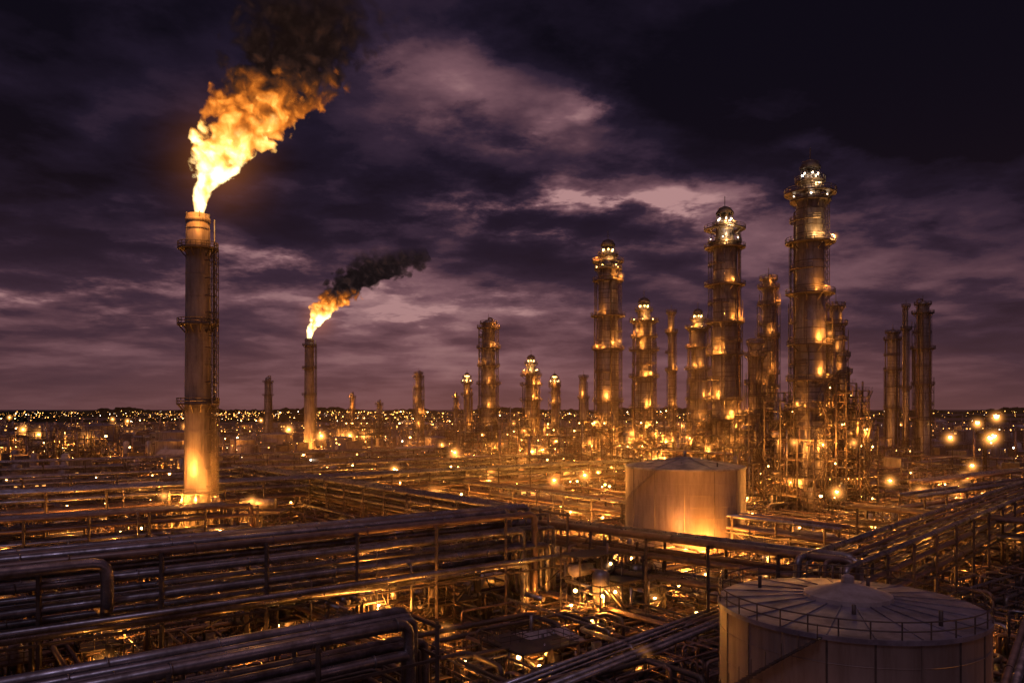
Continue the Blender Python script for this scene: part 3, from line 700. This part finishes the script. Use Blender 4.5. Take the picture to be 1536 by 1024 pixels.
# ---------------------------------------------------------------- buildings
def bld(L,D,Hh,lit=True,roof='flat'):
    mb=MB(); mb.box((0,0,Hh/2),(L,D,Hh),CL)
    if roof=='gable':
        b_=len(mb.v); mb.v+= [(-L/2-.3,-D/2-.3,Hh),(L/2+.3,-D/2-.3,Hh),(L/2+.3,D/2+.3,Hh),(-L/2-.3,D/2+.3,Hh),(-L/2-.3,0,Hh+D*.2),(L/2+.3,0,Hh+D*.2)]
        for f in((0,1,5,4),(2,3,4,5),(0,4,3),(1,2,5)): mb.f.append(tuple(b_+i for i in f)); mb.m.append(WH); mb.s.append(False)
    else:
        mb.box((0,0,Hh+.15),(L+.4,D+.4,.3),RO)
        for k in range(3): mb.box((-L*.3+k*L*.3,0,Hh+.8),(1.6,1.4,1),PI)
    n=int(L/3)
    for fl in range(max(1,int(Hh/3.5))):
        for i in range(n):
            for s_ in(-1,1):
                mb.box((-L/2+(i+.5)*L/n,s_*(D/2+.02),1.9+fl*3.4),(1.5,.1,1.1),(WN if (i*7+fl*3)%3 else ST)); mb.box((-L/2+(i+.5)*L/n,s_*(D/2+.06),1.28+fl*3.4),(1.7,.16,.12),SL)
    mb.box((L/2+.03,0,1.1),(.1,1.2,2.2),ST)
    return mb
b1=bld(18,8,4).obj('control_building',(8,268,0)); b1.rotation_euler=(0,0,.1)
b2=bld(26,12,5,roof='gable').obj('warehouse',(-180,440,0))
b3=bld(14,9,7.4).obj('office_building',(-320,500,0))
for _ in range(110):
    y=rd.uniform(430,1500); x=rd.uniform(-.68,.68)*y
    o=rd.choice((b1,b2,b3)); inst(o,(x,y,0),rd.uniform(0,3),rd.uniform(.7,1.5),o.name)
for x,y in((-128,270),(-230,330),(-260,300),(-180,300),(-200,350)): inst(b2,(x,y,0),TH,.7,'warehouse')
mb=MB()
for a in(-3.4,3.4):
    for c in(-2.2,2.2): mb.beam((a,c,0),(a,c,2.6),.18)
b_=len(mb.v); mb.v+=[(-4,-2.8,2.6),(4,-2.8,2.6),(4,2.8,2.6),(-4,2.8,2.6),(-2.6,0,3.5),(2.6,0,3.5)]
for f in((0,1,5,4),(2,3,4,5),(3,0,4),(1,2,5),(3,2,1,0)): mb.f.append(tuple(b_+i for i in f)); mb.m.append(WH); mb.s.append(False)
mb.box((0,0,.9),(4,2,1.4),PI); mb.tube((-3,0,1),(3,0,1),.5,P2,10)
o=mb.obj('pump_shelter',(4,96,0)); o.rotation_euler=(0,0,.35)
# ---------------------------------------------------------------- lamps
mb=MB(); mb.sweep([(0,0,0),(0,0,8.6),(0,-.5,9),(0,-1.4,9.1)],[.13,.08,.06,.05],ST,8); mb.box((0,-1.6,9.05),(.45,.8,.2),ST); mb.box((0,-1.6,8.92),(.36,.6,.08),BU); mb.ball(0,-1.6,8.8,.34,BU,8); mb.box((0,0,.15),(.7,.7,.3),SL)
lpo=mb.obj('lamp_post',(-19.5,202,0))
mb=MB(); mb.tube((0,0,0),(0,0,3.6),.07,ST,6); mb.tube((0,0,3.6),(0,0,3.75),.25,ST,8); mb.ball(0,0,3.45,.2,BU,8); mb.box((0,0,.1),(.5,.5,.2),SL)
lps=mb.obj('work_lamp',(-18,108,0))
def post(x,y,p,s_=1.0,rz=0,first=False,h=1.0):
    o=lpo if first else inst(lpo,(x,y,0),rz,s_,'lamp_post')
    if first: o.location=(x,y,0)
    light(x+1.6*s_*math.sin(rz),y-1.6*s_*math.cos(rz),8.55*s_,p,.24,OR,o,h=h)
def work(x,y,p,first=False,h=.5):
    o=lps if first else inst(lps,(x,y,0),0,1,'work_lamp')
    light(x,y,3.3,p,.2,OR,o,h=h)
post(-19.5,202,5000,1,0,True,h=1.2)
for x,y,p,s_ in((22,255,6000,1),(103,205,4500,1),(110,236,4500,1),(130,225,4000,1),(172,292,9000,2.2),(185,312,9000,2.2),(214,362,9000,3),(232,400,9000,2.6),(190,345,8000,2),(75,195,3500,1),(12,238,5000,1),(-8,262,6000,1),(40,262,6000,1),(-40,280,6000,1),(60,215,5000,1),(82,205,5000,1),(-60,300,6000,1),(-110,260,3500,1),(-150,240,3500,1),(140,250,5000,1),(-150,395,6000,1.3),(-190,400,6000,1.2),(-90,350,6000,1.1),(10,345,9000,1.3),(52,300,9000,1.2),(95,285,6000,1.2),(-25,355,8000,1.2),(120,300,7000,1.2),(118,212,5000,1),(150,262,6000,1.3)):
    post(x,y,p*1.4,s_,rd.uniform(-.8,.8),h=(1.25 if y<290 else 1.7) if p>4200 and x>-50 else 0)
for i,(x,y,p) in enumerate(((-18,108,900),(-22,104,900),(0,122,1400),(-46,95,500),(-8,96,700),(-30,90,500),(-34,120,1200),(8,108,900),(20,112,900),(25,120,1200),(31,128,1500),(-55,105,700),(-60,130,900),(-12,140,1200),(5,150,1500),(28,150,1800),(46,108,500),(60,100,400),(52,95,300),(-5,84,400),(14,86,500),(-40,76,400),(-90,130,1200),(-105,150,1400),(-75,150,900),(-45,165,1400),(-100,180,1500),(-125,190,1500),(-30,180,1300),(0,172,1500),(15,205,2200),(75,135,500),(95,160,900),(115,175,900),(80,165,900),(52,165,1500),(64,178,1800),(-140,160,1200),(-70,110,700),(-85,105,600),(-28,150,1200),(24,104,900),(16,120,1200),(4,112,1200),(-14,100,900))):
    work(x,y,p*rd.choice((.9,1.7,4.2)),i==0,h=.6 if i%2==0 else 0)
for _ in range(75):
    y=rd.uniform(190,420); x=rd.gauss(.07,.16)*y
    if ok(x,y,2): 
        o=inst(lps,(x,y,0),0,rd.uniform(1,1.8),'work_lamp'); light(x,y,3.3*o.scale[0],rd.choice((1200,3000,11000))*(y/300),.22,OR,o)
for _ in range(30):
    y=rd.uniform(150,300); x=rd.uniform(-.62,-.1)*y
    if ok(x,y,2): 
        o=inst(lps,(x,y,0),0,rd.uniform(1,1.5),'work_lamp'); light(x,y,3.3*o.scale[0],rd.uniform(800,3200),.2,OR,o,h=.6 if rd.random()<.3 else 0)
light(39.2,177-17,3.8,7000,.25,OR,t2,'tank_lamp',h=1.0); light(33,177-15,7,700,.2,OR,t2,'tank_lamp'); light(33,152,3,3000,.25,OR,t2,'tank_lamp',h=.7); light(46,177-17,2.5,1800,.25,OR,t2,'tank_lamp')
light(37.8,57.5,2.5,600,.2,OR,t1,'tank_lamp'); light(17.5,55.5,6,70,.2,OR,t1,'tank_lamp')
for dx,dy,z,p in((-5.5,-5.5,10.2,1500),(-2.2,-5.6,9.3,2600),(1.6,-5.6,9.3,2400),(14,-4.6,9,2200),(5,-4,12.4,900),(-5,5,9,800),(9,5,5,1500),(-3,-8,3,2600),(0,-6.6,16,3200)):
    light(S1[0]+dx,S1[1]+dy,z,p,.22,OR,f1,'deck_lamp',h=.85 if p in(1500,2400,2200) and z<15 else 0)
for dx,p in((-6,5000),(6,5000)): light(-152+dx,592,4,p,.4,OR,f2,'deck_lamp')
for i in range(64):
    y=rd.uniform(420,1300); x=rd.uniform(-.66,.5)*y
    post(x,y,rd.uniform(8000,28000)*(y/600),rd.uniform(1.1,1.9),rd.uniform(0,6),h=2.2 if i%3==0 else 0)
mb=MB()
cl=[(rd.uniform(-.66,.6),rd.uniform(700,2600)) for _ in range(26)]
for i in range(2400):
    if i%2:
        a,yy=rd.choice(cl); y=max(380,rd.gauss(yy,yy*.09)); x=(a+rd.gauss(0,.035))*y
    else:
        y=350+rd.random()**1.4*3900; x=rd.uniform(-.68,.68)*y
        if rd.random()<.35: x=rd.gauss(-.16,.12)*y
    z=rd.uniform(3,12)*(1 if y<1500 else 1.5); r=.26*max(1,y/900)*rd.choice((.25,.35,.5,.65,1.4))
    mb.ball(x,y,z,r,FA if rd.random()<.9 else BW,6); mb.beam((x,y,0),(x,y,z),.15)
mb.obj('distant_site_lights')
mb=MB()
for _ in range(1700):
    y=rd.uniform(330,1300); x=rd.uniform(-.68,.68)*y; t=rd.random(); h=rd.uniform(2,9)
    if t<.35: mb.box((x,y,h/2),(rd.uniform(3,14),rd.uniform(3,10),h),rd.choice((SL,ST,CL)),TH)
    elif t<.6: mb.lathe([(2,0),(2,h),(1.2,h+.6),(.2,h+.9)],x,y,rd.choice((CL,TA,WH)),10)
    elif t<.85:
        A=U if rd.random()<.6 else W; L=rd.uniform(15,60); p=Vector((x,y,h)); 
        for k in range(4): q=(W if A is U else U)*k*1.1; mb.tube(p+q,p+q+A*L,.35,rd.choice((PI,P2)),5)
        k=0
        while k<L: c=p+A*k; mb.beam((c.x,c.y,0),c,.35); k+=9
    else:
        mb.tube((x,y,0),(x,y,h*2.5),.6,P2,7)
mb.obj('distant_plant_yard')
mb=MB()
for row,(yy,hh,seed) in enumerate(((1700,9,1),(2500,15,2),(4200,32,3))):
    rr=random.Random(seed); n=700; top=[];z=hh*.5
    for i in range(n+1):
        z+=rr.uniform(-1,1)*hh*.16; z=max(hh*.25,min(hh,z)); x=-yy*.85+1.7*yy*i/n
        top.append((x,yy+rr.uniform(-20,20),z+rr.uniform(0,hh*.15)))
    bt=[(p[0],yy-15,-.5) for p in top]; bk=[(p[0],yy+60,-.5) for p in top]
    mb.rings([bt,top,bk],TR,False,closed=False)
mb.obj('distant_treeline')
# ---------------------------------------------------------------- self-emitting layers that paint a lamp-lit haze glow over the plant
hzr=bpy.data.objects.new('painted_haze_glow',None); sc.collection.objects.link(hzr)
def homog(name,c,e):
    m=bpy.data.materials.new(name); m.use_nodes=True; nt=m.node_tree; nt.nodes.clear(); g=G(nt)
    x=g.n('ShaderNodeEmission'); x.inputs[0].default_value=(*c,1); x.inputs[1].default_value=e
    o=g.n('ShaderNodeOutputMaterial'); g.L.new(x.outputs[0],o.inputs['Volume']); m.cycles.emission_sampling='NONE'
    return m
hm=ico('painted_haze_layer',homog('emissive_haze',(1,.28,.055),6e-5),5)
for (cx,cy,rx,ry,rz) in((45,350,80,85,18),(42,355,120,120,32),(36,365,165,160,48),(25,380,230,225,70),(-100,640,130,140,28)):
    o=bpy.data.objects.new('painted_haze_layer',hm); o.location=(cx,cy,3); o.scale=(rx,ry,rz); sc.collection.objects.link(o); o.parent=hzr
print('polys',sum(len(o.data.polygons) for o in bpy.data.objects if o.type=='MESH'))
